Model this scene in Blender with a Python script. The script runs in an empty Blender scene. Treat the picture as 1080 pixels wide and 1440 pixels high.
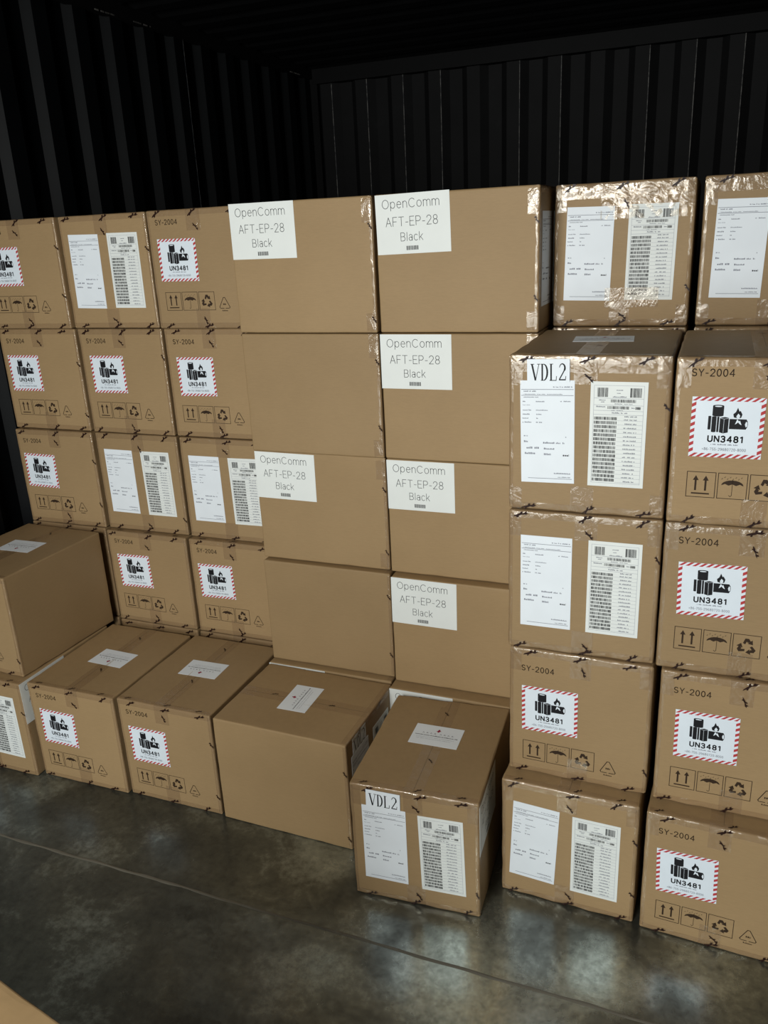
import bpy, bmesh, math, random
from mathutils import Vector, Matrix, noise

random.seed(7)
C = bpy.context.scene.collection
scene = bpy.context.scene
S = 0.925                                   # survey units -> metres
PI = math.pi

# ------------------------------------------------------------------ camera
cam_data = bpy.data.cameras.new('camera')
cam = bpy.data.objects.new('camera', cam_data)
C.objects.link(cam)
cam.location = (1.78826909 * S, -2.86671045 * S, 1.90396371 * S)
cam.rotation_euler = (math.radians(70.92931895), math.radians(2.64760914), math.radians(21.48910534))
cam_data.sensor_fit = 'VERTICAL'
cam_data.sensor_height = 36.0
cam_data.lens = 1153.785 / 1440 * 36.0
cam_data.clip_start = 0.02
scene.camera = cam

# ------------------------------------------------------------------ world, light, exposure
world = bpy.data.worlds.new('world')
scene.world = world
world.use_nodes = True
world.node_tree.nodes['Background'].inputs[0].default_value = (0.80, 0.9, 1.0, 1)
world.node_tree.nodes['Background'].inputs[1].default_value = 0.05


def area(name, loc, target, sx, sy, power, col):
    l = bpy.data.lights.new(name, 'AREA')
    l.shape = 'RECTANGLE'
    l.size, l.size_y, l.energy, l.color = sx, sy, power, col
    o = bpy.data.objects.new(name, l)
    C.objects.link(o)
    o.location = loc
    o.rotation_euler = (Vector(target) - Vector(loc)).to_track_quat('-Z', 'Y').to_euler()
    return o


# unseen key light added high behind the camera, and daylight from the open doors further back
area('added_key_light', (0.62, -3.75, 2.12), (0.6, 0, 0.7), 0.9, 0.6, 60, (1.0, 0.985, 0.93))
area('doorway_daylight', (0.6, -5.2, 1.2), (0.9, 0, 0.75), 2.0, 2.0, 85, (0.93, 0.985, 1.0))

scene.view_settings.view_transform = 'Standard'
scene.view_settings.look = 'None'
scene.view_settings.gamma = 1.0
scene.view_settings.use_curve_mapping = False
scene.view_settings.exposure = 0.09


# ------------------------------------------------------------------ materials
def new_mat(name):
    m = bpy.data.materials.new(name)
    m.use_nodes = True
    nt = m.node_tree
    return m, nt, nt.nodes['Principled BSDF']


def flat_mat(name, col, rough=0.6, spec=0.5, metal=0.0):
    m, nt, p = new_mat(name)
    p.inputs['Base Color'].default_value = (*col, 1)
    p.inputs['Roughness'].default_value = rough
    p.inputs['Specular IOR Level'].default_value = spec
    p.inputs['Metallic'].default_value = metal
    return m


def N(nt, t, **kw):
    n = nt.nodes.new(t)
    for k, v in kw.items():
        if k in n.inputs:
            n.inputs[k].default_value = v
        else:
            setattr(n, k, v)
    return n


def ramp(nt, stops):
    r = nt.nodes.new('ShaderNodeValToRGB')
    e = r.color_ramp.elements
    while len(e) < len(stops):
        e.new(0.5)
    for i, (p, c) in enumerate(stops):
        e[i].position = p
        e[i].color = (*c, 1) if len(c) == 3 else c
    return r


def cardboard_mat():
    m, nt, p = new_mat('cardboard')
    L = nt.links.new
    tc = N(nt, 'ShaderNodeTexCoord')
    oi = N(nt, 'ShaderNodeObjectInfo')
    n1 = N(nt, 'ShaderNodeTexNoise', Scale=3.0, Detail=4.0)
    L(tc.outputs['Object'], n1.inputs['Vector'])
    r1 = ramp(nt, [(0.3, (0.296, 0.196, 0.094)), (0.7, (0.332, 0.222, 0.109))])
    L(n1.outputs['Fac'], r1.inputs['Fac'])
    mp = N(nt, 'ShaderNodeMapping')
    mp.inputs['Scale'].default_value = (60, 60, 420)
    L(tc.outputs['Object'], mp.inputs['Vector'])
    n2 = N(nt, 'ShaderNodeTexNoise', Scale=1.0, Detail=3.0)
    L(mp.outputs['Vector'], n2.inputs['Vector'])
    r2 = ramp(nt, [(0.25, (0.95, 0.95, 0.95)), (0.75, (1.04, 1.04, 1.04))])
    L(n2.outputs['Fac'], r2.inputs['Fac'])
    mx = N(nt, 'ShaderNodeMix', data_type='RGBA', blend_type='MULTIPLY')
    mx.inputs['Factor'].default_value = 1.0
    L(r1.outputs['Color'], mx.inputs[6])
    L(r2.outputs['Color'], mx.inputs[7])
    hv = N(nt, 'ShaderNodeHueSaturation')
    mr = N(nt, 'ShaderNodeMapRange')
    mr.inputs['To Min'].default_value = 0.93
    mr.inputs['To Max'].default_value = 1.06
    L(oi.outputs['Random'], mr.inputs['Value'])
    L(mr.outputs['Result'], hv.inputs['Value'])
    L(mx.outputs[2], hv.inputs['Color'])
    L(hv.outputs['Color'], p.inputs['Base Color'])
    p.inputs['Roughness'].default_value = 0.62
    p.inputs['Specular IOR Level'].default_value = 0.35
    # fluting shows through the liner very faintly
    wv = N(nt, 'ShaderNodeTexNoise', Scale=9.0, Detail=5.0, Roughness=0.6)
    L(tc.outputs['Object'], wv.inputs['Vector'])
    bp = N(nt, 'ShaderNodeBump', Strength=0.25, Distance=0.004)
    L(wv.outputs['Fac'], bp.inputs['Height'])
    L(bp.outputs['Normal'], p.inputs['Normal'])
    return m


def tape_mat():
    m, nt, p = new_mat('clear_tape')
    L = nt.links.new
    tc = N(nt, 'ShaderNodeTexCoord')
    n = N(nt, 'ShaderNodeTexNoise', Scale=20.0, Detail=4.0, Distortion=2.0)
    L(tc.outputs['Object'], n.inputs['Vector'])
    bp = N(nt, 'ShaderNodeBump', Strength=0.6, Distance=0.006)
    L(n.outputs['Fac'], bp.inputs['Height'])
    p.inputs['Base Color'].default_value = (0.47, 0.36, 0.24, 1)
    p.inputs['Roughness'].default_value = 0.11
    p.inputs['Specular IOR Level'].default_value = 1.0
    L(bp.outputs['Normal'], p.inputs['Normal'])
    p.inputs['Roughness'].default_value = 0.5
    tr = N(nt, 'ShaderNodeBsdfTransparent')
    tr.inputs['Color'].default_value = (0.95, 0.92, 0.88, 1)
    hz = N(nt, 'ShaderNodeMixShader')
    hz.inputs['Fac'].default_value = 0.13
    L(tr.outputs[0], hz.inputs[1])
    L(p.outputs[0], hz.inputs[2])
    gl = N(nt, 'ShaderNodeBsdfAnisotropic')
    gl.inputs['Color'].default_value = (1, 0.96, 0.88, 1)
    gl.inputs['Roughness'].default_value = 0.11
    L(bp.outputs['Normal'], gl.inputs['Normal'])
    lw = N(nt, 'ShaderNodeLayerWeight', Blend=0.5)
    pw = N(nt, 'ShaderNodeMath', operation='POWER')
    pw.inputs[1].default_value = 5.0
    L(lw.outputs['Facing'], pw.inputs[0])
    fr = N(nt, 'ShaderNodeMath', operation='MULTIPLY_ADD')
    fr.inputs[1].default_value = 0.35
    fr.inputs[2].default_value = 0.042
    L(pw.outputs[0], fr.inputs[0])
    mx = N(nt, 'ShaderNodeMixShader')
    L(fr.outputs[0], mx.inputs['Fac'])
    L(hz.outputs[0], mx.inputs[1])
    L(gl.outputs[0], mx.inputs[2])
    L(mx.outputs[0], nt.nodes['Material Output'].inputs['Surface'])
    return m


def paper_mat(name, col, rough=0.55):
    m, nt, p = new_mat(name)
    L = nt.links.new
    tc = N(nt, 'ShaderNodeTexCoord')
    n = N(nt, 'ShaderNodeTexNoise', Scale=14.0, Detail=2.0)
    L(tc.outputs['Object'], n.inputs['Vector'])
    r = ramp(nt, [(0.3, tuple(c * 0.96 for c in col)), (0.7, col)])
    L(n.outputs['Fac'], r.inputs['Fac'])
    L(r.outputs['Color'], p.inputs['Base Color'])
    p.inputs['Roughness'].default_value = rough
    bp = N(nt, 'ShaderNodeBump', Strength=0.15, Distance=0.004)
    L(n.outputs['Fac'], bp.inputs['Height'])
    L(bp.outputs['Normal'], p.inputs['Normal'])
    return m


def wall_mat(name, col, rough):
    m, nt, p = new_mat(name)
    L = nt.links.new
    tc = N(nt, 'ShaderNodeTexCoord')
    n = N(nt, 'ShaderNodeTexNoise', Scale=4.0, Detail=8.0, Roughness=0.65)
    L(tc.outputs['Object'], n.inputs['Vector'])
    r = ramp(nt, [(0.3, tuple(c * 0.75 for c in col)), (0.62, col), (0.78, tuple(min(1, c * 1.7) for c in col))])
    L(n.outputs['Fac'], r.inputs['Fac'])
    L(r.outputs['Color'], p.inputs['Base Color'])
    p.inputs['Roughness'].default_value = rough
    p.inputs['Specular IOR Level'].default_value = 0.12
    return m


def worn_mat():
    m, nt, p = new_mat('worn_paint_edge')
    L = nt.links.new
    tc = N(nt, 'ShaderNodeTexCoord')
    mp = N(nt, 'ShaderNodeMapping')
    mp.inputs['Scale'].default_value = (3, 3, 22)
    L(tc.outputs['Object'], mp.inputs['Vector'])
    n = N(nt, 'ShaderNodeTexNoise', Scale=1.0, Detail=5.0, Roughness=0.7)
    L(mp.outputs['Vector'], n.inputs['Vector'])
    r = ramp(nt, [(0.42, (0.012, 0.012, 0.012)), (0.58, (0.16, 0.15, 0.135))])
    L(n.outputs['Fac'], r.inputs['Fac'])
    L(r.outputs['Color'], p.inputs['Base Color'])
    p.inputs['Roughness'].default_value = 0.55
    return m


FLOOR_WEAR_GLINTS = [(1.15, -1.183, 0.16, 0.35), (1.53, -1.057, 0.13, 0.38), (0.669, -0.945, 0.13, 0.22), (0.895, -1.077, 0.1, 0.2), (0.148, -0.975, 0.08, 0.1), (1.7, -0.988, 0.1, 0.2)]  # x, y, radius, strength of worn spots painted brighter as label reflections


def floor_mat():
    m, nt, p = new_mat('worn_steel_floor')
    L = nt.links.new
    tc = N(nt, 'ShaderNodeTexCoord')
    n1 = N(nt, 'ShaderNodeTexNoise', Scale=3.0, Detail=8.0, Roughness=0.62, Distortion=0.5)
    L(tc.outputs['Object'], n1.inputs['Vector'])
    n3 = N(nt, 'ShaderNodeTexNoise', Scale=45.0, Detail=5.0, Roughness=0.7)
    L(tc.outputs['Object'], n3.inputs['Vector'])
    # dull dirt over polished steel; the traffic side is worn brighter
    r1 = ramp(nt, [(0.3, (0.018, 0.0192, 0.015)), (0.5, (0.032, 0.034, 0.027)), (0.72, (0.060, 0.063, 0.050))])
    L(n1.outputs['Fac'], r1.inputs['Fac'])
    r3 = ramp(nt, [(0.3, (0.6, 0.6, 0.6)), (0.7, (1.35, 1.35, 1.35))])
    L(n3.outputs['Fac'], r3.inputs['Fac'])
    mx = N(nt, 'ShaderNodeMix', data_type='RGBA', blend_type='MULTIPLY')
    mx.inputs['Factor'].default_value = 1.0
    L(r1.outputs['Color'], mx.inputs[6])
    L(r3.outputs['Color'], mx.inputs[7])
    p.inputs['Roughness'].default_value = 0.5
    p.inputs['Specular IOR Level'].default_value = 0.5
    gl = N(nt, 'ShaderNodeBsdfAnisotropic')
    gl.inputs['Color'].default_value = (0.72, 0.80, 0.75, 1)
    n2 = N(nt, 'ShaderNodeTexNoise', Scale=6.0, Detail=6.0, Roughness=0.7, Distortion=0.5)
    L(tc.outputs['Object'], n2.inputs['Vector'])
    rr = ramp(nt, [(0.3, (0.30, 0.30, 0.30)), (0.7, (0.17, 0.17, 0.17))])
    L(n2.outputs['Fac'], rr.inputs['Fac'])
    L(rr.outputs['Color'], gl.inputs['Roughness'])
    wear = ramp(nt, [(0.36, (0.06, 0.06, 0.06)), (0.5, (0.17, 0.17, 0.17)), (0.66, (0.38, 0.38, 0.38))])
    L(n1.outputs['Fac'], wear.inputs['Fac'])
    sx = N(nt, 'ShaderNodeSeparateXYZ')
    L(tc.outputs['Object'], sx.inputs[0])
    mr = N(nt, 'ShaderNodeMapRange')
    mr.inputs['From Min'].default_value = 0.1
    mr.inputs['From Max'].default_value = 1.1
    mr.inputs['To Min'].default_value = 0.35
    mr.inputs['To Max'].default_value = 1.0
    L(sx.outputs['X'], mr.inputs['Value'])
    # worn glossy patches, set where the white labels reflect in the floor
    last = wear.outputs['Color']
    for (px, py, rad, amt) in FLOOR_WEAR_GLINTS:
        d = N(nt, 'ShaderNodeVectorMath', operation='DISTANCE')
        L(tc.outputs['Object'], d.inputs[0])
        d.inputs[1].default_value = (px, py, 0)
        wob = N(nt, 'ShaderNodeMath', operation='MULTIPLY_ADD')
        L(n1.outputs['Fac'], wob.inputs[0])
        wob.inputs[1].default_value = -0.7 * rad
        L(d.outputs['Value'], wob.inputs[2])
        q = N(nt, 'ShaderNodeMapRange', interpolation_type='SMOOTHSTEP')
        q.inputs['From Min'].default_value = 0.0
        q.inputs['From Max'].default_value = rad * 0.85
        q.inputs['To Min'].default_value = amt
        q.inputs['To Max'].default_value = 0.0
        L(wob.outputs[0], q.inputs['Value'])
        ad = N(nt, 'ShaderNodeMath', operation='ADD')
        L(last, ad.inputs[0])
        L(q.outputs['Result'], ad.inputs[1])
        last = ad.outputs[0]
    wear_and_glints = last
    # pale tint painted into the same patches, standing in for the bright reflections
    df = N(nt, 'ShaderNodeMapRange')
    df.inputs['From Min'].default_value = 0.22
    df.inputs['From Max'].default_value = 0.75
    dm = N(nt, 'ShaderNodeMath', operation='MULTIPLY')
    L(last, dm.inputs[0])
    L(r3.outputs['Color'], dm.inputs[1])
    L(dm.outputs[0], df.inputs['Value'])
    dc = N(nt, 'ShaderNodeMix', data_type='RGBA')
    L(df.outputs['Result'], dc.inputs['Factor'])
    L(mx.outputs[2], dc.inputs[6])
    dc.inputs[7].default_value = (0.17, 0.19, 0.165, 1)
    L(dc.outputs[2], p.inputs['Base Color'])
    mu = N(nt, 'ShaderNodeMath', operation='MULTIPLY', use_clamp=True)
    L(wear_and_glints, mu.inputs[0])
    L(mr.outputs['Result'], mu.inputs[1])
    mu2 = N(nt, 'ShaderNodeMath', operation='MULTIPLY')
    L(mu.outputs[0], mu2.inputs[0])
    L(r3.outputs['Color'], mu2.inputs[1])
    ms = N(nt, 'ShaderNodeMixShader')
    L(mu2.outputs[0], ms.inputs['Fac'])
    L(p.outputs[0], ms.inputs[1])
    L(gl.outputs[0], ms.inputs[2])
    L(ms.outputs[0], nt.nodes['Material Output'].inputs['Surface'])
    bp = N(nt, 'ShaderNodeBump', Strength=0.25, Distance=0.003)
    L(n2.outputs['Fac'], bp.inputs['Height'])
    L(bp.outputs['Normal'], p.inputs['Normal'])
    L(bp.outputs['Normal'], gl.inputs['Normal'])
    return m


M = dict(
    card=cardboard_mat(), tape=tape_mat(),
    paper=paper_mat('label_paper', (0.78, 0.83, 0.87)),
    cream=paper_mat('barcode_label_paper', (0.76, 0.79, 0.76)),
    bluish=paper_mat('battery_label_paper', (0.73, 0.80, 0.86), 0.4),
    black=flat_mat('black_ink', (0.012, 0.012, 0.014), 0.5, 0.15),
    grey=flat_mat('grey_ink', (0.19, 0.20, 0.24), 0.6, 0.15),
    pale=flat_mat('pale_grey_ink', (0.36, 0.38, 0.42), 0.6, 0.15),
    soft=flat_mat('faded_black_ink', (0.06, 0.065, 0.07), 0.5, 0.15),
    red=flat_mat('red_ink', (0.45, 0.05, 0.055), 0.5, 0.15),
    crimson=flat_mat('crimson_ink', (0.30, 0.015, 0.05), 0.5, 0.15),
    brown=flat_mat('brown_carton_ink', (0.036, 0.021, 0.012), 0.6, 0.15),
    mark=flat_mat('tape_print_ink', (0.026, 0.011, 0.008), 0.35, 0.15),
    seam=flat_mat('flap_seam', (0.10, 0.06, 0.03), 0.9),
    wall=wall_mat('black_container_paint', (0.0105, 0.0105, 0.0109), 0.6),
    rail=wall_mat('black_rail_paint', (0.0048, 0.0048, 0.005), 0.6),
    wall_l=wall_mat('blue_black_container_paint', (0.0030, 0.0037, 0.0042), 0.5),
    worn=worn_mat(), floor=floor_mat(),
    weld=flat_mat('weld_bead', (0.12, 0.11, 0.085), 0.45),
)


# ------------------------------------------------------------------ mesh builder
class MB:
    def __init__(s):
        s.v, s.f, s.m, s.mats = [], [], [], []

    def mi(s, key):
        if key not in s.mats:
            s.mats.append(key)
        return s.mats.index(key)

    def poly(s, pts, key):
        b = len(s.v)
        s.v += [tuple(p) for p in pts]
        s.f.append(list(range(b, b + len(pts))))
        s.m.append(s.mi(key))

    def mesh(s, pts, faces, key):
        b = len(s.v)
        s.v += [tuple(p) for p in pts]
        k = s.mi(key)
        for f in faces:
            s.f.append([b + i for i in f])
            s.m.append(k)

    def box(s, a, c, key):
        (x0, y0, z0), (x1, y1, z1) = a, c
        p = [(x, y, z) for z in (z0, z1) for y in (y0, y1) for x in (x0, x1)]
        s.mesh(p, [(0, 2, 3, 1), (4, 5, 7, 6), (0, 1, 5, 4), (2, 6, 7, 3), (0, 4, 6, 2), (1, 3, 7, 5)], key)

    def grid(s, rows, key):
        n = len(rows[0])
        pts = [p for r in rows for p in r]
        s.mesh(pts, [(i * n + j, i * n + j + 1, (i + 1) * n + j + 1, (i + 1) * n + j)
                     for i in range(len(rows) - 1) for j in range(n - 1)], key)

    def data(s, name, shift=(0, 0, 0), weld=False, smooth=False):
        me = bpy.data.meshes.new(name)
        me.from_pydata([((x + shift[0]) * S, (y + shift[1]) * S, (z + shift[2]) * S) for x, y, z in s.v], [], s.f)
        for k in s.mats:
            me.materials.append(M[k])
        me.polygons.foreach_set('material_index', s.m)
        me.update()
        if weld:
            bm = bmesh.new()
            bm.from_mesh(me)
            bmesh.ops.remove_doubles(bm, verts=bm.verts, dist=1e-6)
            bmesh.ops.recalc_face_normals(bm, faces=[f for f in bm.faces if f.material_index == 0])
            bm.to_mesh(me)
            bm.free()
        if smooth:
            me.polygons.foreach_set('use_smooth', [True] * len(me.polygons))
        return me


def link(name, me, parent=None):
    o = bpy.data.objects.new(name, me)
    C.objects.link(o)
    if parent:
        o.parent = parent
    return o


def structure(name, mb, **kw):
    o = link(name, mb.data(name, **kw))
    o['kind'] = 'structure'
    return o


# ------------------------------------------------------------------ the container (survey units)
WX, WY, CZ = -0.935, 2.86, 2.945      # left wall, back wall, ceiling
XR, YF = 5.2, -5.0                    # far right end, open doors


def corrugated(along0, along1, phase, pitch, depth, z0, z1, put, key, worn):
    """trapezoid profile; put(a, h, z) -> point, h = how far it sticks into the room"""
    mb = MB()
    prof = []
    k = math.floor((along0 - phase) / pitch) - 1
    while phase + k * pitch < along1:
        a = phase + k * pitch
        # ends of: inner flat (towards room), slant, outer flat, slant
        prof += [(a - 0.085, depth), (a - 0.004, depth), (a, depth), (a + 0.05, 0), (a + 0.135, 0)]
        k += 1
    prof = [q for q in prof if along0 - 0.2 <= q[0] <= along1 + 0.2]
    for (a, h), (b, g) in zip(prof, prof[1:]):
        a2, b2 = max(a, along0), min(b, along1)
        if b2 <= a2:
            continue
        edge = abs(b - a - 0.004) < 1e-5
        kk = key
        if edge and worn(round((b - phase) / pitch)):
            kk = 'worn'
            h += 0.001
            g += 0.001
        n = 6
        rows = [[put(a2, h, z0 + (z1 - z0) * i / n), put(b2, g, z0 + (z1 - z0) * i / n)] for i in range(n + 1)]
        mb.grid(rows, kk)
    return mb


structure('wall_back', corrugated(WX, XR, -0.011, 0.26, 0.035, 0, CZ,
                                  lambda a, h, z: (a, WY - h, z), 'wall', lambda k: k not in (1, 4)))
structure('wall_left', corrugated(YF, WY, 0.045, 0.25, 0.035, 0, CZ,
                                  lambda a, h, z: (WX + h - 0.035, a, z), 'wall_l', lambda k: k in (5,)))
mb = MB()
mb.box((XR, YF, 0), (XR + 0.05, WY, CZ), 'wall')
structure('wall_right', mb)
mb = MB()
prof, y = [], YF
while y < WY:
    prof += [(y, 0), (y + 0.09, 0), (y + 0.13, 0.02), (y + 0.17, 0.02), (y + 0.21, 0)]
    y += 0.21
prof = [(min(a, WY), h) for a, h in prof]
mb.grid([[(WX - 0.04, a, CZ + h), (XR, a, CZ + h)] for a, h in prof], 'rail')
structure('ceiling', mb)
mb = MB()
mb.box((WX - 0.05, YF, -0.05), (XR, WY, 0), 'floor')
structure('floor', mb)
# top rails, corner post, bottom rail
mb = MB()
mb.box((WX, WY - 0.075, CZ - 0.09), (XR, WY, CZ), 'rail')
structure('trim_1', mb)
mb = MB()
mb.box((WX - 0.02, YF, CZ - 0.06), (WX + 0.02, WY - 0.075, CZ), 'rail')
for y0 in (0.58, 0.86, 2.45):                                     # chipped paint on the rail
    for i in range(4):
        a = y0 + i * 0.035 + random.random() * 0.02
        mb.box((WX + 0.02, a, CZ - 0.058), (WX + 0.0215, a + 0.02 + random.random() * 0.03, CZ - 0.052), 'worn')
structure('trim_2', mb)
mb = MB()
mb.box((WX, WY - 0.07, 0), (WX + 0.05, WY - 0.035, CZ - 0.09), 'rail')
structure('trim_3', mb)
# welded joint between two floor plates: an uneven bead
mb = MB()
rows = []
for i in range(260):
    x = WX + 0.02 + i * (XR - WX - 0.05) / 259
    wv = 0.0035 * noise.noise(Vector((x * 9, 0, 0))) + 0.004 * noise.noise(Vector((x * 2, 5, 0)))
    wd = 0.005 + 0.003 * noise.noise(Vector((x * 14, 3, 0)))
    hh = max(0.0006, 0.0026 + 0.003 * noise.noise(Vector((x * 17, 9, 0))))
    rows.append([(x, -1.242 + wv - wd, 0.0002), (x, -1.242 + wv, hh), (x, -1.242 + wv + wd, 0.0002)])
mb.grid(rows, 'weld')
structure('trim_4', mb, smooth=True)


# ------------------------------------------------------------------ lettering
def _arc(cx, cy, rx, ry, a0, a1, n=12):
    return [(cx + rx * math.cos(math.radians(a0 + (a1 - a0) * k / n)), cy + ry * math.sin(math.radians(a0 + (a1 - a0) * k / n)))
            for k in range(n + 1)]


GLYPH = {      # advance width, strokes; cap height 1
    'O': (.84, [_arc(.42, .5, .40, .5, 0, 360, 24)]), 'C': (.78, [_arc(.42, .5, .40, .5, 42, 318, 20)]),
    'A': (.70, [[(0, 0), (.35, 1), (.70, 0)], [(.12, .34), (.58, .34)]]),
    'F': (.54, [[(0, 0), (0, 1), (.54, 1)], [(0, .5), (.46, .5)]]),
    'T': (.66, [[(0, 1), (.66, 1)], [(.33, 1), (.33, 0)]]),
    'E': (.56, [[(.56, 0), (0, 0), (0, 1), (.55, 1)], [(0, .52), (.47, .52)]]),
    'P': (.60, [[(0, 0), (0, 1), (.32, 1)] + _arc(.32, .73, .27, .27, 90, -90) + [(0, .46)]]),
    'B': (.60, [[(0, .5), (0, 1), (.3, 1)] + _arc(.3, .76, .25, .24, 90, -90) + [(0, .52)],
                [(0, .52), (.32, .52)] + _arc(.32, .26, .27, .26, 90, -90) + [(0, 0), (0, .52)]]),
    '-': (.32, [[(0, .40), (.32, .40)]]), '+': (.5, [[(0, .42), (.5, .42)], [(.25, .18), (.25, .68)]]),
    '0': (.56, [_arc(.28, .5, .27, .5, 0, 360, 22)]),
    '1': (.34, [[(.02, .82), (.26, .98), (.26, 0)]]),
    '2': (.58, [_arc(.29, .72, .27, .28, 172, -28) + [(.01, 0), (.58, 0)]]),
    '3': (.56, [_arc(.26, .75, .25, .25, 160, -80) + [(.2, .52)], [(.2, .52)] + _arc(.26, .26, .28, .27, 85, -160)]),
    '4': (.62, [[(.46, 0), (.46, 1), (0, .28), (.62, .28)]]),
    '5': (.56, [[(.52, 1), (.09, 1), (.04, .52)] + _arc(.27, .32, .28, .31, 130, -155)]),
    '6': (.56, [_arc(.5, .45, .47, .55, 95, 180, 8) + [(.03, .33)], _arc(.29, .31, .26, .31, 0, 360, 16)]),
    '7': (.56, [[(0, 1), (.56, 1), (.18, 0)]]),
    '8': (.58, [_arc(.29, .26, .28, .26, 0, 360, 18), _arc(.29, .76, .24, .24, 0, 360, 18)]),
    '9': (.56, [_arc(.27, .69, .26, .31, 0, 360, 16), [(.53, .67)] + _arc(.06, .55, .47, .55, 0, -85, 8)]),
    'p': (.56, [[(0, .74), (0, -.28)], _arc(.27, .37, .27, .37, 0, 360, 18)]),
    'e': (.54, [[(.01, .40), (.53, .40)] + _arc(.27, .37, .26, .37, 5, 318, 18)]),
    'n': (.48, [[(0, .74), (0, 0)], [(0, .46)] + _arc(.24, .46, .24, .28, 180, 0, 10) + [(.48, 0)]]),
    'o': (.58, [_arc(.29, .37, .28, .37, 0, 360, 18)]),
    'm': (.84, [[(0, .74), (0, 0)], [(0, .46)] + _arc(.21, .48, .21, .26, 180, 0, 10) + [(.42, 0)],
                [(.42, .46)] + _arc(.63, .48, .21, .26, 180, 0, 10) + [(.84, 0)]]),
    'l': (.06, [[(.03, 0), (.03, 1.04)]]),
    'a': (.48, [_arc(.25, .53, .21, .21, 160, 0, 9) + [(.46, 0)], _arc(.23, .22, .22, .21, 0, 360, 14), [(.2, .43), (.46, .43)]]),
    'c': (.52, [_arc(.28, .37, .27, .37, 42, 318, 16)]),
    'k': (.48, [[(0, 0), (0, 1.04)], [(.45, .74), (0, .26)], [(.16, .42), (.48, 0)]]),
    'S': (.58, [_arc(.29, .745, .26, .255, 25, 265, 14) + _arc(.29, .25, .28, .25, 85, -155, 14)]),
    'Y': (.64, [[(0, 1), (.32, .46), (.64, 1)], [(.32, .46), (.32, 0)]]),
    'U': (.62, [[(0, 1), (0, .3)] + _arc(.31, .3, .31, .3, 180, 360) + [(.62, 1)]]),
    'N': (.64, [[(0, 0), (0, 1), (.64, 0), (.64, 1)]]),
}


class Sheet:
    """draws flat artwork in a 2-D frame and hands it on to a mesh"""

    def __init__(s, mb, put):
        s.mb, s.put = mb, put       # put(x, y, h) -> 3-D

    def poly(s, pts, key, h=1):
        s.mb.poly([s.put(x, y, h) for x, y in pts], key)

    def rect(s, x0, y0, x1, y1, key, h=1):
        s.poly([(x0, y0), (x1, y0), (x1, y1), (x0, y1)], key, h)

    def line(s, pts, w, key, h=1):
        for (x0, y0), (x1, y1) in zip(pts, pts[1:]):
            l = math.hypot(x1 - x0, y1 - y0)
            if l < 1e-9:
                continue
            nx, ny = -(y1 - y0) / l * w / 2, (x1 - x0) / l * w / 2
            ex, ey = (x1 - x0) / l * w / 2 * 0.6, (y1 - y0) / l * w / 2 * 0.6
            s.poly([(x0 - ex + nx, y0 - ey + ny), (x0 - ex - nx, y0 - ey - ny),
                    (x1 + ex - nx, y1 + ey - ny), (x1 + ex + nx, y1 + ey + ny)], key, h)

    def frame(s, x0, y0, x1, y1, w, key):
        s.rect(x0, y0, x1, y0 + w, key)
        s.rect(x0, y1 - w, x1, y1, key)
        s.rect(x0, y0 + w, x0 + w, y1 - w, key)
        s.rect(x1 - w, y0 + w, x1, y1 - w, key)

    def text(s, t, x0, y0, x1, y1, key, w=0.08, gap=0.17, h=1):
        """fits the word between x0 and x1; y0 is the baseline, y1 the cap height, w the stroke in cap heights"""
        gap += w
        tot = sum(GLYPH[c][0] + gap for c in t) - gap
        H = y1 - y0
        w = w * H
        kx = (x1 - x0 - w) / tot
        H -= w
        a = x0 + w / 2
        for c in t:
            adv, strokes = GLYPH[c]
            for st in strokes:
                s.line([(a + x * kx, y0 + w / 2 + y * H) for x, y in st], w, key, h)
            a += (adv + gap) * kx

    def words(s, x0, x1, y, hh, key, seed):
        """a line of print too small to read: letter-sized strokes"""
        r = random.Random(seed)
        x = x0
        while x < x1:
            w = hh * (0.35 + 0.3 * r.random())
            q = 0.55 + 0.45 * r.random()
            if r.random() > 0.12:
                s.rect(x, y - hh / 2, min(x + w, x1), y - hh / 2 + hh * q, key)
            x += w + hh * 0.22

    def bars(s, x0, y0, x1, y1, n, key, seed, fill=0.62):
        r = random.Random(seed)
        p = (x1 - x0) / n
        for i in range(n):
            w = p * fill * (0.6 + 0.8 * r.random())
            s.rect(x0 + i * p, y0, x0 + i * p + w, y1, key)


PT = 0.0005       # paper thickness


def label_data(name, w, h, paper, draw, back=True):
    """paper in the XY plane centred on the origin, facing +Z"""
    mb = MB()
    mb.box((-w / 2, -h / 2, -0.0001), (w / 2, h / 2, PT), paper)
    sh = Sheet(mb, lambda x, y, k: (x, y, PT + 0.00025 * k))
    draw(sh, w, h)
    return mb.data(name)


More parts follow.
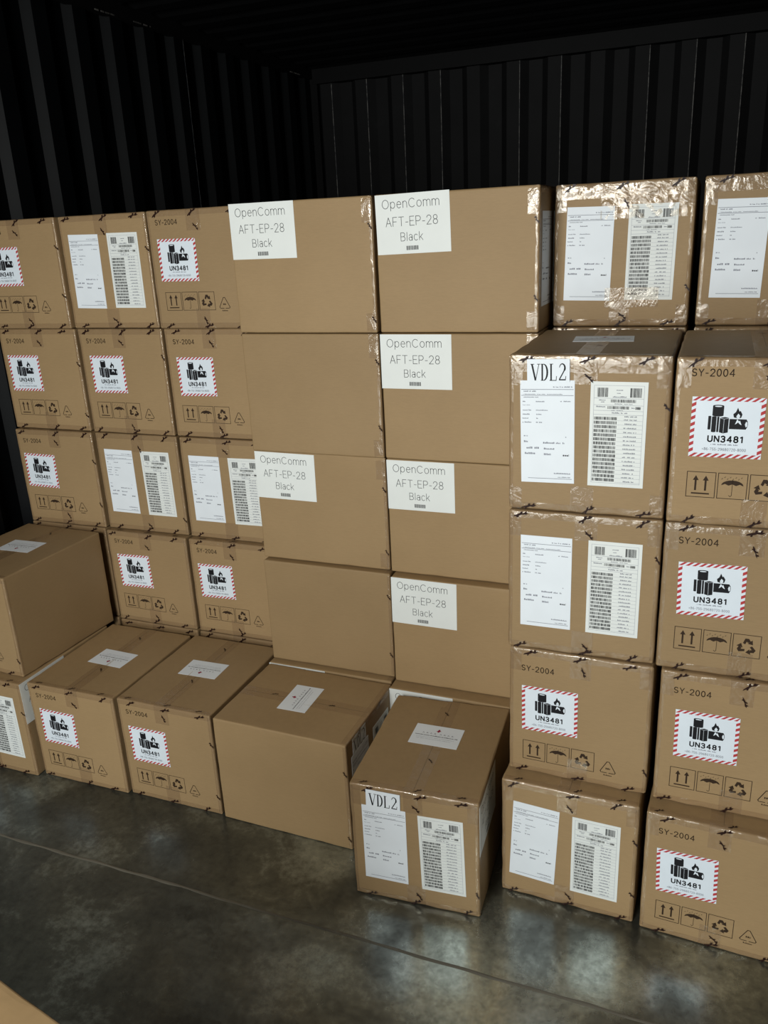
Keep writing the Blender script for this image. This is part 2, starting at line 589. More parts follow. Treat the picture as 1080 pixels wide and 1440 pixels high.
def draw_shipping(sh, w, h):
    def X(p): return (p - 302) / 345 * w
    def Y(p): return (525 - p) / 650 * h
    seed = 0
    sh.rect(X(136), Y(257), X(468), Y(254), 'grey')
    sh.rect(X(136), Y(294), X(468), Y(291), 'grey')
    sh.rect(X(175), Y(824), X(460), Y(821), 'grey')
    for (a, b, y, hh, key) in [(340, 460, 240, 8, 'grey'), (145, 230, 266, 8, 'grey'), (150, 400, 285, 5, 'grey'), (150, 250, 303, 6, 'grey'),
                               (145, 165, 330, 8, 'grey'), (230, 285, 330, 8, 'grey'), (385, 450, 328, 8, 'grey'), (145, 195, 352, 6, 'pale'),
                               (145, 200, 384, 8, 'grey'), (230, 305, 384, 7, 'grey'), (145, 188, 410, 9, 'grey'), (232, 265, 410, 8, 'grey'),
                               (142, 180, 435, 8, 'grey'), (232, 242, 435, 8, 'grey'), (142, 200, 460, 9, 'grey'), (230, 268, 460, 9, 'grey'),
                               (150, 175, 548, 8, 'grey'), (418, 424, 552, 8, 'grey'), (150, 175, 583, 13, 'grey'), (275, 385, 590, 12, 'grey'), (400, 411, 590, 12, 'grey'),
                               (155, 250, 624, 13, 'grey'), (280, 348, 628, 12, 'grey'), (155, 225, 660, 13, 'grey'), (280, 325, 664, 13, 'grey'),
                               (402, 441, 667, 15, 'black'), (345, 450, 787, 9, 'grey'), (370, 450, 811, 7, 'grey')]:
        seed += 1
        sh.words(X(a), X(b), Y(y), hh / 650 * h, key, seed)


def draw_barcode(sh, w, h):
    def X(p): return (p - 420) / 740 * w
    def Y(p): return (720 - p) / 1340 * h
    sh.frame(X(95), Y(1345), X(745), Y(95), 0.0007, 'pale')
    sh.bars(X(140), Y(240), X(285), Y(125), 14, 'black', 1, 0.6)
    sh.bars(X(565), Y(240), X(715), Y(125), 14, 'black', 2, 0.6)
    sh.bars(X(320), Y(305), X(650), Y(268), 26, 'black', 3, 0.55)
    sh.bars(X(280), Y(388), X(560), Y(352), 24, 'black', 4, 0.55)
    sh.bars(X(640), Y(388), X(712), Y(355), 7, 'black', 5, 0.6)
    for i, (a, b, y, hh) in enumerate([(385, 470, 152, 14), (395, 445, 190, 12), (345, 520, 235, 18), (165, 250, 278, 14), (190, 235, 302, 12), (130, 250, 360, 18),
                                       (370, 600, 322, 12), (580, 630, 370, 14), (330, 480, 405, 10), (340, 540, 435, 18), (505, 665, 478, 18)]):
        sh.words(X(a), X(b), Y(y), hh / 1340 * h, 'grey', 50 + i)
    for y in (255, 340, 410, 460):
        sh.rect(X(97), Y(y + 2), X(743), Y(y - 2), 'pale')
    for i in range(16):
        y = 508 + i * 53
        sh.bars(X(108), Y(y + 19), X(408), Y(y - 19), 26, 'black', 100 + i, 0.6)
        sh.rect(X(415), Y(y + 26), X(743), Y(y + 23), 'pale')
        sh.words(X(500), X(665), Y(y + 10), 18 / 1340 * h, 'grey', 200 + i)


def draw_battery(sh, w, h):
    def X(p): return (p - 427) / 595 * w
    def Y(p): return (800 - p) / 480 * h
    def P(l): return [(X(a), Y(b)) for a, b in l]
    # red hatching round the rim
    bw = 0.0092
    x0, x1, y0, y1 = -w / 2, w / 2, -h / 2, h / 2
    n = 10
    p = w / n
    for i in range(n):
        a = x0 + i * p
        q = p * 0.52
        for yb in (y0, y1 - bw):
            sh.poly([(a, yb), (a + q, yb), (min(a + q + bw * 1.4, x1), yb + bw), (min(a + bw * 1.4, x1), yb + bw)], 'red')
    n = 8
    p = (h - 2 * bw) / n
    for i in range(n):
        a = y0 + bw + i * p
        q = p * 0.52
        t = min(a + q + bw * 0.55, y1 - bw)
        for xb in (x0, x1 - bw):
            sh.poly([(xb, a), (xb + bw, min(a + bw * 0.55, y1 - bw)), (xb + bw, t), (xb, a + q)], 'red')
    # cells: one on top, two standing, one boxed, one lying
    def cell(xa, xb, ya, yb, r=5):
        pts = []
        for k in range(9):
            t = PI * k / 8
            pts.append(((xa + xb) / 2 - (xb - xa) / 2 * math.cos(t), ya - r * math.sin(t)))
        for k in range(9):
            t = PI * k / 8
            pts.append(((xa + xb) / 2 + (xb - xa) / 2 * math.cos(t), yb + r * math.sin(t)))
        sh.poly(P(pts), 'black')
    cell(303, 394, 628, 704, 8)
    sh.poly(P([(318 + 30 * (1 - math.cos(k * PI / 6)), 632 + 5 * math.sin(k * PI / 6)) for k in range(12)]), 'bluish', 2)
    cell(272, 296, 712, 815, 3)
    cell(302, 340, 716, 833, 5)
    cell(345, 362, 716, 833, 3)
    sh.poly(P([(368, 722), (408, 714), (440, 720), (440, 836), (402, 845), (368, 836)]), 'black')
    sh.line(P([(402, 730), (402, 840)]), 0.0006, 'bluish', 2)
    sh.line(P([(372, 724), (402, 730), (438, 723)]), 0.0006, 'bluish', 2)
    sh.poly(P([(446, 728), (582, 728), (592, 745), (596, 767), (592, 790), (582, 808), (446, 808)]), 'black')
    sh.poly(P([(580, 745), (590, 752), (592, 768), (590, 784), (580, 790), (572, 768)]), 'bluish', 2)
    flame = [(478, 715), (472, 690), (492, 672), (505, 638), (520, 668), (528, 662), (545, 690), (538, 715), (524, 722), (528, 700), (512, 684), (498, 705), (502, 720)]
    sh.poly(P(flame), 'black')
    sh.poly(P([(492, 770), (500, 748), (508, 728), (522, 745), (530, 738), (546, 775), (528, 765), (516, 752), (506, 762)]), 'bluish', 2)
    sh.text('UN3481', X(277), Y(918), X(572), Y(862), 'black', 0.19)
    sh.words(X(310), X(530), Y(934), 0.0032, 'grey', 31)
    sh.text('+86-755-29680720-8000', X(238), Y(985), X(600), Y(962), 'grey', 0.11)


def draw_opencomm(sh, w, h):
    def T(t, x0, z0, x1, z1): sh.text(t, x0 - w / 2, z0 - 0.396 + h / 2, x1 - w / 2, z1 - 0.396 + h / 2, 'soft', 0.062)
    T('OpenComm', 0.021, 0.3565, 0.198, 0.382)
    T('AFT-EP-28', 0.030, 0.3065, 0.192, 0.333)
    T('Black', 0.075, 0.2645, 0.145, 0.289)
    sh.bars(0.092 - w / 2, 0.239 - 0.396 + h / 2, 0.130 - w / 2, 0.251 - 0.396 + h / 2, 15, 'black', 77, 0.6)


def draw_code(sh, w, h):
    """VDL2 in a narrow serif face"""
    u = w / 270.0
    def X(p): return (p - 310) * u
    def Y(p): return (128 - p) * h / 146
    def ln(a, b, t): sh.line([(X(a[0]), Y(a[1])), (X(b[0]), Y(b[1]))], t * u, 'black')
    # V
    ln((207, 90), (228, 188), 11); ln((250, 90), (230, 188), 4); ln((198, 87), (220, 87), 4); ln((240, 87), (258, 87), 4)
    # D
    ln((272, 88), (272, 190), 10); ln((264, 87), (282, 87), 4); ln((264, 191), (282, 191), 4)
    arc = [(280 + 24 * math.sin(t), 139 - 52 * math.cos(t)) for t in [PI * k / 12 for k in range(13)]]
    for a, b in zip(arc, arc[1:]):
        ln(a, b, 4 + 7 * math.sin(PI * (arc.index(a) + .5) / 12))
    # L
    ln((328, 88), (328, 190), 10); ln((320, 87), (340, 87), 4); ln((320, 191), (360, 191), 5); ln((360, 191), (362, 165), 4)
    # 2
    arc = [(398 + 17 * math.cos(t), 112 - 26 * math.sin(t)) for t in [PI * 0.95 - PI * 1.1 * k / 10 for k in range(11)]]
    for i, (a, b) in enumerate(zip(arc, arc[1:])):
        ln(a, b, 4 + i * 0.8)
    ln(arc[-1], (382, 182), 7); ln((380, 187), (418, 187), 8); ln((418, 187), (421, 165), 4)


def draw_top(sh, w, h):
    # small crimson figure, spaced capitals, a dark rule, fine print
    def P(l): return [(x * 0.001, 0.026 + y * 0.001) for x, y in l]
    sh.poly(P([(-8, -3), (-3, 0), (-1, 7), (3, 8), (4, 3), (9, -1), (4, -3), (3, -7), (-2, -8), (-3, -4)]), 'crimson')
    x = -0.047
    for i in range(8):
        a = x + i * 0.0125 + (0.006 if i > 3 else 0)
        sh.line([(a, 0.006), (a + 0.002, 0.012), (a + 0.005, 0.006)], 0.0011, 'grey')
        if i % 2:
            sh.line([(a, 0.009), (a + 0.005, 0.009)], 0.001, 'grey')
    sh.words(-0.068, 0.068, -0.003, 0.0038, 'black', 9)
    sh.rect(-0.068, -0.0048, 0.068, -0.0034, 'grey')
    sh.words(-0.062, 0.062, -0.014, 0.0022, 'pale', 10)
    sh.words(-0.06, 0.05, -0.022, 0.0022, 'pale', 11)


LABELS = dict(
    ship=('shipping_label', label_data('shipping_label', 0.133, 0.260, 'paper', draw_shipping)),
    bar=('barcode_label', label_data('barcode_label', 0.132, 0.260, 'cream', draw_barcode)),
    batt=('battery_warning_label', label_data('battery_warning_label', 0.155, 0.141, 'bluish', draw_battery)),
    oc=('model_label', label_data('model_label', 0.229, 0.167, 'cream', draw_opencomm)),
    code=('code_label', label_data('code_label', 0.103, 0.0555, 'paper', draw_code)),
    top=('top_label', label_data('top_label', 0.155, 0.105, 'paper', draw_top)),
)

# ------------------------------------------------------------------ cartons
BW, BD, BH, RR = 0.3830, 0.4890, 0.3980, 0.0045
PITCH = 0.40          # one layer of cartons


def rounded(p, W, D, seed, crush, off=0.0):
    """point on the raw carton surface -> softened, slightly crushed surface"""
    L = (W, D, BH)
    inner = Vector([min(max(p[i], RR), L[i] - RR) for i in range(3)])
    d = Vector(p) - inner
    if d.length < 1e-9:
        d = Vector((0, 0, 1))
    n = d.normalized()
    q = inner + n * (RR + off)
    # edges give way a little, faces stay flat
    near = sorted(min(p[i], L[i] - p[i]) for i in range(3))
    e = max(0.0, 1 - near[1] / 0.02)
    if e > 0 and crush > 0:
        s = noise.noise(Vector((p[0] * 17 + seed, p[1] * 17, p[2] * 17)))
        c = Vector([L[i] / 2 - p[i] for i in range(3)])
        c = Vector([(1 if c[i] > 0 else -1) if min(p[i], L[i] - p[i]) <= 0.021 else 0 for i in range(3)])
        q += c * (crush * e * e * (0.3 + 0.7 * s if s > -0.4 else 0))
    return q


def carton_body(W, D, seed, crush, seam_axis, front_print=None):
    mb = MB()

    def samp(L):
        a = [0, RR * 0.4, RR, 0.012, 0.022]
        m = [0.022 + (L - 0.044) * i / 10 for i in range(1, 10)]
        return a + m + [L - v for v in reversed(a)]
    sx, sy, sz = samp(W), samp(D), samp(BH)
    R = lambda x, y, z: rounded((x, y, z), W, D, seed, crush)
    for y in (0, D):
        mb.grid([[R(x, y, z) for x in sx] for z in sz], 'card')
    for x in (0, W):
        mb.grid([[R(x, y, z) for y in sy] for z in sz], 'card')
    for z in (0, BH):
        mb.grid([[R(x, y, z) for x in sx] for y in sy], 'card')
    # flap seam on the lid
    h = BH + 0.0003
    if seam_axis == 'y':
        mb.poly([(W / 2 - .0006, .01, h), (W / 2 + .0006, .01, h), (W / 2 + .0006, D - .01, h), (W / 2 - .0006, D - .01, h)], 'seam')
    else:
        mb.poly([(.01, D / 2 - .0006, h), (W - .01, D / 2 - .0006, h), (W - .01, D / 2 + .0006, h), (.01, D / 2 + .0006, h)], 'seam')
    if front_print is not None:
        dz = front_print
        sh = Sheet(mb, lambda x, z, k: (x, -0.0004, z + dz))
        K = 'brown'
        sh.text('SY-2004', 0.034, 0.3425, 0.125, 0.3605, K, 0.125)
        w = 0.0016
        for i in range(3):
            a = 0.040 + 0.0685 * i
            sh.frame(a, 0.056, a + 0.0645, 0.119, w, K)
        # this way up
        for ax in (0.0605, 0.0825):
            sh.rect(ax - 0.0022, 0.073, ax + 0.0022, 0.099, K)
            sh.poly([(ax - 0.0065, 0.098), (ax + 0.0065, 0.098), (ax, 0.110)], K)
        sh.rect(0.052, 0.064, 0.092, 0.0675, K)
        # keep dry
        cx = 0.1408
        can = [(cx - 0.024 * math.cos(t), 0.089 + 0.013 * math.sin(t)) for t in [PI * k / 10 for k in range(11)]]
        low = [(cx + 0.024 - 0.048 * k / 6 , 0.089 + (0.0035 if k % 2 else 0)) for k in range(1, 6)]
        sh.poly(can + low, K)
        sh.line([(cx, 0.103), (cx, 0.065), (cx - 0.003, 0.062), (cx - 0.006, 0.065)], 0.0012, K)
        for k in range(8):
            sh.line([(cx - 0.022 + k * 0.006, 0.106 + 0.004 * (k % 2)), (cx - 0.024 + k * 0.006, 0.1035 + 0.004 * (k % 2))], 0.0011, K)
        # recycling arrows
        cx, cz, rs = 0.2093, 0.086, 1.18
        for k in range(3):
            t = 2 * PI * k / 3
            def rot(x, y): return (cx + rs * (x * math.cos(t) - y * math.sin(t)), cz + rs * (x * math.sin(t) + y * math.cos(t)))
            sh.poly([rot(*q) for q in [(-0.0075, 0.008), (-0.0035, 0.019), (0.0035, 0.019), (0.0078, 0.0125), (0.0018, 0.0095), (0.0, 0.0125), (-0.0030, 0.0055)]], K)
            sh.poly([rot(*q) for q in [(0.0105, 0.0165), (0.012, 0.0055), (0.0015, 0.0075)]], K)
        # resin triangle
        cx, cz = 0.279, 0.062
        tri = [(cx - 0.018, cz), (cx - 0.0205, cz + 0.004), (cx - 0.003, cz + 0.036), (cx + 0.003, cz + 0.036), (cx + 0.0205, cz + 0.004), (cx + 0.018, cz)]
        sh.line([tri[0], tri[1], tri[2], tri[3], tri[4], tri[5]], 0.0021, K)
        sh.line([(cx - 0.016, cz), (cx - 0.003, cz)], 0.0021, K)
        sh.line([(cx + 0.003, cz), (cx + 0.016, cz)], 0.0021, K)
        sh.words(cx - 0.006, cx + 0.006, cz + 0.014, 0.006, K, 5)
        sh.words(cx - 0.011, cx + 0.011, cz - 0.0075, 0.0045, K, 6)
    return mb.data('body', (-W / 2, -D / 2, 0), weld=True, smooth=False)


class TapeSet:
    """strips of tape, each its own mesh; every printed emblem goes with the strip it lies on"""

    def __init__(s):
        s.strips, s.emblems = [], []

    def meshes(s, shift):
        mbs, pts = [], []
        for rows in s.strips:
            m = MB()
            m.grid(rows, 'tape')
            mbs.append(m)
            pts.append([Vector(p) for row in rows for p in row])
        for e in s.emblems:
            c = sum((Vector(p) for p in e), Vector()) / len(e)
            best = min(range(len(pts)), key=lambda i: min((p - c).length_squared for p in pts[i]))
            mbs[best].poly(e, 'mark')
        return [m.data('packing_tape', shift, smooth=True) for m in mbs]


def strip(mb, W, D, seed, crush, rail_a, rail_b, n, wr=0.0006):
    """tape: rail points swept; rail_a(t), rail_b list of raw surface offsets"""
    rows = []
    for i in range(n + 1):
        t = i / n
        row = []
        for j, q in enumerate(rail_b):
            p = rail_a(t, q)
            k = wr * noise.noise(Vector((p[0] * 60 + seed, p[1] * 60, p[2] * 60)))
            q3 = rounded(p, W, D, seed, crush, 0.0007 + max(-0.0004, k))
            q3.z = max(q3.z, 0.0)
            row.append(q3)
        rows.append(row)
    mb.strips.append(rows)


def blot(mb, put, x, y, ang, sz, seed):
    """one printed emblem of the tape: a small jagged dark figure"""
    r = random.Random(seed)
    ca, sa = math.cos(ang), math.sin(ang)
    def T(a, b):
        a *= 1.2
        b *= 0.75
        return put(x + (a * ca - b * sa) * sz, y + (a * sa + b * ca) * sz)
    parts = [[(-1, -.12), (-.2, -.22), (.25, -.05), (.2, .2), (-.3, .2), (-.9, .1)],
             [(.15, -.1), (.6, -.3), (1.0, -.12), (.7, .1), (.3, .12)],
             [(-.15, .1), (.15, .1), (.3, .5), (.05, .55)],
             [(.45, .0), (.7, .0), (.85, .42), (.62, .4)],
             [(-.5, -.1), (-.25, -.12), (-.42, -.5), (-.65, -.45)]]
    for p in parts:
        mb.emblems.append([T(a + r.uniform(-.06, .06), b + r.uniform(-.06, .06)) for a, b in p])


def carton_tape(W, D, seed, crush, kind, level):
    """kind S: seam runs front to back; kind M: seam runs left to right. level 0..2 = how much tape"""
    mb = TapeSet()
    r = random.Random(seed)
    e = 0.0205
    # cross profile of a strip folded over an edge, unfolded coordinate -e..e
    prof = [-e, -e * .6, -0.008, -RR, -RR * .4, 0, RR * .4, RR, 0.008, e * .6, e]
    def over_front_top(zedge, sgn, x0, x1, y=0, up=e, k=1.0):
        def f(t, q):
            x = x0 + (x1 - x0) * t
            q *= k
            return (x, 0, zedge + sgn * q) if q <= 0 else (x, q, zedge)
        strip(mb, W, D, seed, crush, f, prof, 40)
    if kind == 'S':
        over_front_top(BH, 1, 0, W)
        over_front_top(0, -1, 0, W)
    # upright edges
    for xe, sg in (((0, -1), (W, 1)) if kind == 'S' else ((W, 1),)):
        def f(t, q, xe=xe, sg=sg):
            z = BH * t
            return (xe + sg * q, 0, z) if q <= 0 else (xe, q, z)
        strip(mb, W, D, seed, crush, f, [q * 0.55 for q in prof], 30, 0.0006 if kind == 'S' else 0.0002)
    FP = lambda x, z: (x, -0.0032 if level > 1 else -0.0022, min(max(z, 0.001), BH - 0.0005))
    TP = lambda x, y: (x, max(y, 0.0), BH + 0.0017)
    RP = lambda y, z: (W + 0.0022, y, min(z, BH - 0.0005))
    if kind == 'S':
        # centre tape of the lid and base folds down over the end
        cx = W / 2 + r.uniform(-.008, .008)
        for ze, s in ((BH, 1), (0, -1)):
            def f(t, q, ze=ze, s=s):
                x = cx - 0.028 + 0.056 * t
                return (x, 0, ze + s * q) if q <= 0 else (x, q, ze)
            strip(mb, W, D, seed, crush, f, [-0.07, -0.05, -0.03, -0.015] + [-RR, -RR * .4, 0, RR * .4, RR, 0.03, 0.1, 0.2, 0.3, 0.4, D - RR], 6)
        blot(mb, FP, cx + 0.008, BH - 0.052 + r.uniform(-.008, .006), -0.95 + r.uniform(-.3, .3), 0.013, r.random())
        if r.random() < 0.7:
            blot(mb, FP, cx + 0.01, 0.03 + r.uniform(-.008, .008), -0.95 + r.uniform(-.3, .3), 0.013, r.random())
        blot(mb, TP, cx + 0.012, 0.16 + r.uniform(-.03, .03), -0.9, 0.011, r.random())
        blot(mb, TP, cx, 0.42 + r.uniform(-.02, .02), -0.9, 0.011, r.random())
    else:
        cy = D / 2
        def g(t, q):
            y = D * t
            return (W, y, BH + q) if q <= 0 else (W - q, y, BH)
        strip(mb, W, D, seed, crush, g, prof, 30)
        for y in (0.1, 0.27):
            blot(mb, RP, y, BH - 0.010, 0.6, 0.012, r.random())

        def f(t, q):
            return (q, cy - 0.028 + 0.056 * t, BH)
        strip(mb, W, D, seed, crush, f, [0.004, 0.1, 0.2, 0.3, 0.4, W - 0.004], 6)
        blot(mb, TP, 0.13, cy + .005, 0.2, 0.011, r.random())
        blot(mb, TP, 0.35, cy, 0.2, 0.011, r.random())
    # emblems along the folded strips
    if kind == 'S' or level > 1:
        for x in (0.045, 0.2, 0.335):
            blot(mb, FP, x + r.uniform(-.015, .015), BH - 0.011, 0.35 + r.uniform(-.2, .3), 0.0175, r.random())
            blot(mb, TP, x + r.uniform(-.015, .015), 0.012, 0.35 + r.uniform(-.2, .3), 0.0115, r.random())
            blot(mb, FP, x + r.uniform(-.015, .015), 0.010, 0.35 + r.uniform(-.2, .3), 0.0165, r.random())
        for z in (0.09, 0.28):
            if r.random() < 0.6:
                blot(mb, FP, W - 0.007, z + r.uniform(-.03, .03), 2.2 + r.uniform(-.3, .3), 0.011, r.random())
    else:
        for z in (0.07, 0.30):
            blot(mb, FP, W - 0.008, z + r.uniform(-.03, .03), 2.1, 0.010, r.random())
    if level >= 1:
        # corner patches
        for xa, xb in ((0.003, 0.034), (W - 0.034, W - 0.003)):
            for za, zb in (((BH - 0.075, BH), (0, 0.06)) if kind == 'M' or level > 1 else ((BH - 0.07, BH),)):
                if kind == 'M' and xa < 0.1:
                    continue
                def f(t, q, xa=xa, xb=xb): return (xa + (xb - xa) * t, 0, q)
                n = 6
                strip(mb, W, D, seed + 3, crush, f, [za + (zb - za) * i / n for i in range(n + 1)], 5, 0.0014)
    if level >= 2:
        # a loose wide strip across the upper face, well creased
        def f(t, q): return (0.006 + (W - 0.012) * t, 0, q)
        strip(mb, W, D, seed + 9, crush, f, [BH - 0.042 + 0.04 * i / 8 for i in range(9)], 34, 0.0022)
    if level >= 3:
        # tape over the barcode label, puckered at its lower end
        def f(t, q): return (0.13 + (W - 0.15) * t, 0, q)
        strip(mb, W, D, seed + 19, crush, f, [BH - 0.10 + 0.07 * i / 10 for i in range(11)], 40, 0.003)
        rows = []
        for i in range(41):
            row = []
            for j in range(17):
                x = 0.15 + 0.15 * i / 40
                z = 0.055 + 0.055 * j / 16
                k = 0.0011 * math.sin(x * 620 + 0.6 * math.sin(z * 300)) * math.sin(z * 420)
                row.append((x, -0.0026 - k - 0.0006, z))
            rows.append(row)
        mb.strips.append(rows)
    return mb.meshes((-W / 2, -D / 2, 0))


FACE = {  # local frame of each face: origin corner, x axis, y axis, normal
    'F': lambda W, D: (Vector((0, 0, 0)), Vector((1, 0, 0)), Vector((0, 0, 1)), Vector((0, -1, 0))),
    'T': lambda W, D: (Vector((0, 0, BH)), Vector((1, 0, 0)), Vector((0, 1, 0)), Vector((0, 0, 1))),
    'R': lambda W, D: (Vector((W, 0, 0)), Vector((0, 1, 0)), Vector((0, 0, 1)), Vector((1, 0, 0))),
}


def stick(parent, W, D, face, kind, cx, cy, ang=0.0, lift=0.0):
    o0, ux, uy, n = FACE[face](W, D)
    name, me = LABELS[kind]
    o = link(name, me, parent)
    a = math.radians(ang)
    X = ux * math.cos(a) + uy * math.sin(a)
    Y = -ux * math.sin(a) + uy * math.cos(a)
    p = (o0 + ux * cx + uy * cy + n * (0.0004 + lift) - Vector((W / 2, D / 2, 0))) * S
    o.matrix_local = Matrix(((X.x, Y.x, n.x, p.x), (X.y, Y.y, n.y, p.y), (X.z, Y.z, n.z, p.z), (0, 0, 0, 1)))
    return o


def carton(kind, x, y, yaw, row, stickers, label, group, level=0, crush=0.002, pz=None, seed=0):
    W, D = (BW, BD) if kind == 'S' else (BD, BW)
    # x, y = measured front left corner (nominal box 0.385 x 0.491)
    x += (0.385 - BW) / 2 if kind == 'S' else (0.491 - BD) / 2
    a = math.radians(yaw)
    t = bpy.data.objects.new('cardboard_carton', None)
    t.empty_display_size = 0.1
    C.objects.link(t)
    cx, cy = W / 2, D / 2
    t.location = ((x + cx * math.cos(a) - cy * math.sin(a)) * S, (y + cx * math.sin(a) + cy * math.cos(a)) * S, (row - 1) * PITCH * S)
    t.rotation_euler = (0, 0, a)
    t['label'] = label
    t['category'] = 'box'
    t['group'] = group
    link('body', carton_body(W, D, seed, crush, 'y' if kind == 'S' else 'x', pz), t)
    for me in carton_tape(W, D, seed, crush, kind, level):
        link('packing_tape', me, t)
    for s in stickers:
        stick(t, W, D, *s)
    return t


def batt(cx=0.113, cz=0.227, ang=0.0): return ('F', 'batt', cx, cz, ang)
def ship(a=0.0, b=0.0, dz=0.0): return [('F', 'ship', 0.100, 0.203 + dz, a), ('F', 'bar', 0.273, 0.203 + dz, b)]
def code(cx=0.1, cz=0.362, ang=0.0): return ('F', 'code', cx, cz, ang, 0.0026)
def oc(cx=0.1155, cz=0.3125, ang=0.0): return ('F', 'oc', cx, cz, ang)


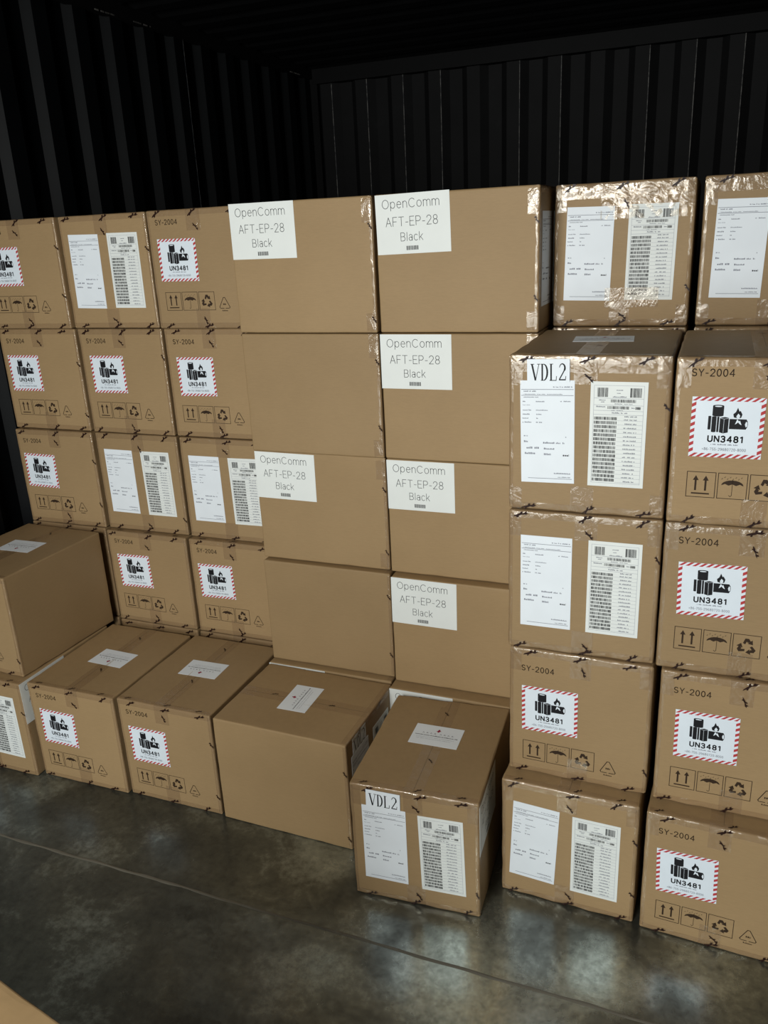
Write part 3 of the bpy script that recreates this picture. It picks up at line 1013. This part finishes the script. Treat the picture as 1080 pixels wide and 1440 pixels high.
GL, GF, GM, GR = ('cartons of the left stack against the dark wall', 'cartons of the low front row on the floor',
                  'wide cartons of the middle stack', 'cartons of the right stack')
BOX = [
    # ---- left stack
    ('S', -0.866, -0.367, 0.0, 5, [batt(0.113, 0.231, .5)], 0.005, 'top row carton with battery warning label, leftmost, cut off by the picture edge', GL),
    ('S', -0.478, -0.352, 0.3, 5, ship(-1.3, -0.7), None, 'top row carton with two white paper labels between two cartons with battery labels', GL),
    ('S', -0.078, -0.366, -0.1, 5, [batt(0.111, 0.233, -.3)], 0.007, 'top row carton with battery warning label, touching the first wide OpenComm carton', GL),
    ('S', -0.866, -0.353, 0.0, 4, [batt(0.104, 0.225, .5)], 0, 'carton with battery warning label, leftmost of the second row from the top', GL),
    ('S', -0.467, -0.355, -0.4, 4, [batt(0.117, 0.228, .5)], 0.002, 'battery labelled carton directly under the left stack top carton with two paper labels', GL),
    ('S', -0.077, -0.352, 0.0, 4, [batt(0.119, 0.226, .8)], 0, 'battery labelled carton in the second row from the top, beside the wide blank carton', GL),
    ('S', -0.857, -0.374, 1.0, 3, [batt(0.102, 0.227, -.9)], 0.001, 'battery labelled carton by the left wall, just behind the raised carton with a lid label', GL),
    ('S', -0.462, -0.360, 0.0, 3, ship(-.3, .5), None, 'carton with two fully visible paper labels in the third row of the left stack', GL),
    ('S', -0.067, -0.361, 0.3, 3, ship(.2, 1.0, -.004), None, 'third row carton whose barcode label is partly hidden behind a wide OpenComm carton', GL),
    ('S', -0.461, -0.386, -0.2, 2, [batt(0.117, 0.230, 2.0)], 0.004, 'fourth row battery labelled carton beside the shaded side of the raised carton', GL),
    ('S', -0.066, -0.386, 0.1, 2, [batt(0.110, 0.229, 1.4)], 0.003, 'fourth row battery labelled carton next to the lowest wide blank carton', GL),
    ('S', -0.862, -0.372, 0.0, 2, [], None, 'carton of the left stack hidden behind the raised front carton at the far left', GL),
    ('S', -0.860, -0.380, 0.0, 1, [], None, 'lowest carton of the left stack by the left wall, hidden by the front row', GL),
    ('S', -0.461, -0.388, 0.0, 1, [], None, 'lowest left stack carton, hidden behind the left one of two battery labelled floor cartons', GL),
    ('S', -0.066, -0.388, 0.0, 1, [], None, 'lowest left stack carton, hidden behind the right one of two battery labelled floor cartons', GL),
    # ---- low front row
    ('S', -0.873, -0.889, -2.2, 2, [batt(), ('T', 'top', 0.191, 0.268, 183.8)], 0, 'raised carton at the far left with a big shaded side and a white lid label', GF),
    ('S', -0.858, -0.946, 0.0, 1, ship() + [('R', 'oc', 0.1155, 0.3125, 0)], None, 'floor carton at the far left under the raised carton, long barcode label in view', GF),
    ('S', -0.458, -0.925, 0.6, 1, [batt(0.115, 0.227, -.5), ('T', 'top', 0.197, 0.242, 177.4)], 0.001, 'floor carton with battery warning and lid labels, left one of two standing side by side', GF),
    ('S', -0.065, -0.912, 0.0, 1, [batt(0.113, 0.224, .8), ('T', 'top', 0.189, 0.262, 181.5)], 0, 'floor carton with battery warning and lid labels, touching the wide plain floor carton', GF),
    ('M', 0.331, -0.918, -0.9, 1, [('T', 'top', 0.228, 0.200, 91.5), ('R', 'ship', 0.1, 0.203, 0), ('R', 'bar', 0.273, 0.203, 0), ('R', 'code', 0.1, 0.362, 0, -.0003)], None, 'wide floor carton with plain front and a white label turned sideways on its lid', GF),
    ('S', 0.900, -1.083, 3.49, 1, [('F', 'ship', 0.102, 0.200, 0), ('F', 'bar', 0.273, 0.196, 1.4), code(0.103, 0.359, -1), ('T', 'top', 0.189, 0.282, -1.5), ('R', 'oc', 0.1155, 0.300, 0)], None, 'front-most floor carton with a VDL2 sheet above its paper label, standing forward alone', GF),
    # ---- middle stack of wide cartons
    ('M', 0.325, -0.485, -0.2, 5, [oc(0.117, 0.314, -.1)], None, 'left one of the two wide OpenComm cartons on the top row', GM),
    ('M', 0.820, -0.476, -0.2, 5, [oc(0.117, 0.314, 1.0), ('R', 'ship', 0.1, 0.2, 0), ('R', 'bar', 0.27, 0.2, 0)], None, 'right one of the two wide OpenComm cartons on the top row, beside the dark gap', GM),
    ('M', 0.328, -0.488, 0.0, 4, [], None, 'wide carton with blank face, directly under the top left OpenComm carton', GM),
    ('M', 0.8215, -0.486, 0.4, 4, [oc(0.114, 0.3125, 0)], None, 'wide OpenComm carton in the second row from the top, partly behind the upper VDL2 carton', GM),
    ('M', 0.325, -0.476, 0.2, 3, [oc(0.1155, 0.311, -.6)], None, 'wide OpenComm carton with a blank wide carton both above and below it', GM),
    ('M', 0.820, -0.480, 0.1, 3, [oc(0.1155, 0.311, .2)], None, 'wide OpenComm carton in the middle row, two below the top right wide carton', GM),
    ('M', 0.333, -0.500, 0.0, 2, [], None, 'wide blank carton rising just behind the lid of the wide plain floor carton', GM),
    ('M', 0.831, -0.517, 0.3, 2, [oc(0.115, 0.3125, -.3)], None, 'wide carton with the lowest visible OpenComm label, behind the front-most VDL2 carton', GM),
    ('M', 0.331, -0.5285, 0.0, 1, [oc()], None, 'floor level carton whose front edge just shows behind the wide plain floor carton', GM),
    ('M', 0.8255, -0.566, 0.0, 1, [oc()], None, 'floor level carton whose white label edge peeks out behind the front-most VDL2 carton lid', GM),
    # ---- right stack
    ('S', 1.322, -0.329, 0.3, 5, ship(-1.2, -.7, .002), None, 'heavily taped carton with two paper labels on top of the right stack, beside the gap', GR),
    ('S', 1.725, -0.313, 0.0, 5, ship(-1.1, -.7, .003), None, 'top carton of the right stack, paper labelled, cut off by the right picture edge', GR),
    ('S', 1.317, -0.872, 0.3, 4, [('F', 'ship', 0.097, 0.206, 1.2), ('F', 'bar', 0.265, 0.206, 0), code(0.097, 0.3605, 1.2), ('T', 'top', 0.192, 0.281, 4)], None, 'carton with VDL2 sheet and shiny taped edge high in the right stack', GR),
    ('S', 1.318, -0.877, 0.5, 3, ship(.2, 0, -.002), None, 'carton with two paper labels directly under the upper VDL2 carton', GR),
    ('S', 1.322, -0.875, -1.3, 2, [batt(0.114, 0.212, .7)], -0.014, 'battery labelled carton between two paper labelled cartons, above and below it', GR),
    ('S', 1.313, -0.929, -1.3, 1, [('F', 'ship', 0.096, 0.198, -2.5), ('F', 'bar', 0.270, 0.190, 0)], None, 'floor carton with two paper labels, just right of the front-most VDL2 carton', GR),
    ('S', 1.707, -0.883, 0.1, 4, [batt(0.117, 0.238, 0)], 0.012, 'highest battery labelled carton at the right picture edge, beside the upper VDL2 carton', GR),
    ('S', 1.706, -0.878, -0.3, 3, [batt(0.117, 0.229, 1.3)], 0.003, 'battery labelled carton in the far right column, third one up from the floor', GR),
    ('S', 1.722, -0.888, -0.7, 2, [batt(0.121, 0.220, .8)], -0.006, 'battery labelled carton in the far right column, resting on the floor carton', GR),
    ('S', 1.713, -0.945, -2.5, 1, [batt(0.113, 0.220, 1.9)], -0.006, 'battery labelled carton standing on the floor at the lower right', GR),
]
HID = ['lowest', 'second', 'third', 'fourth']
for i in range(4):
    for x, side in ((1.322, 'left'), (1.725, 'right')):
        BOX.append(('S', x, -0.34, 0.0, i + 1, [], None,
                    '%s carton from the floor in the hidden rear %s column of the right stack' % (HID[i], side), GR))
for row, t in ((1, 'supporting carton hidden under the nearest carton at the bottom left'), (2, 'nearest carton, only a corner of its lid showing at the bottom left picture edge')):
    BOX.append(('M', 0, 0, 0, row, [], None, t, 'cartons close to the camera'))

for i, (kind, x, y, yaw, row, st, pz, label, group) in enumerate(BOX):
    level, crush = 0, 0.002
    if group == GR:
        level, crush = 2, 0.004
        if row == 5 and x < 1.5:
            level = 3
        if not (row == 5 or (row == 4 and x < 1.5)):
            level = 1
    elif label.startswith('front-most'):
        level, crush = 1, 0.004
    elif group == GM and row >= 3:
        level = 1
    if group.startswith('cartons close'):
        # its far lid edge runs through the two measured points
        yaw = -11.5
        a = math.radians(yaw)
        bx, by = 1.06, -2.232                   # far right corner of the lid
        W, D = 0.491, 0.385
        x = bx - W * math.cos(a) + D * math.sin(a)
        y = by - W * math.sin(a) - D * math.cos(a)
    carton(kind, x, y, yaw, row, st, label, group, level, crush, pz, seed=i * 3 + 1)
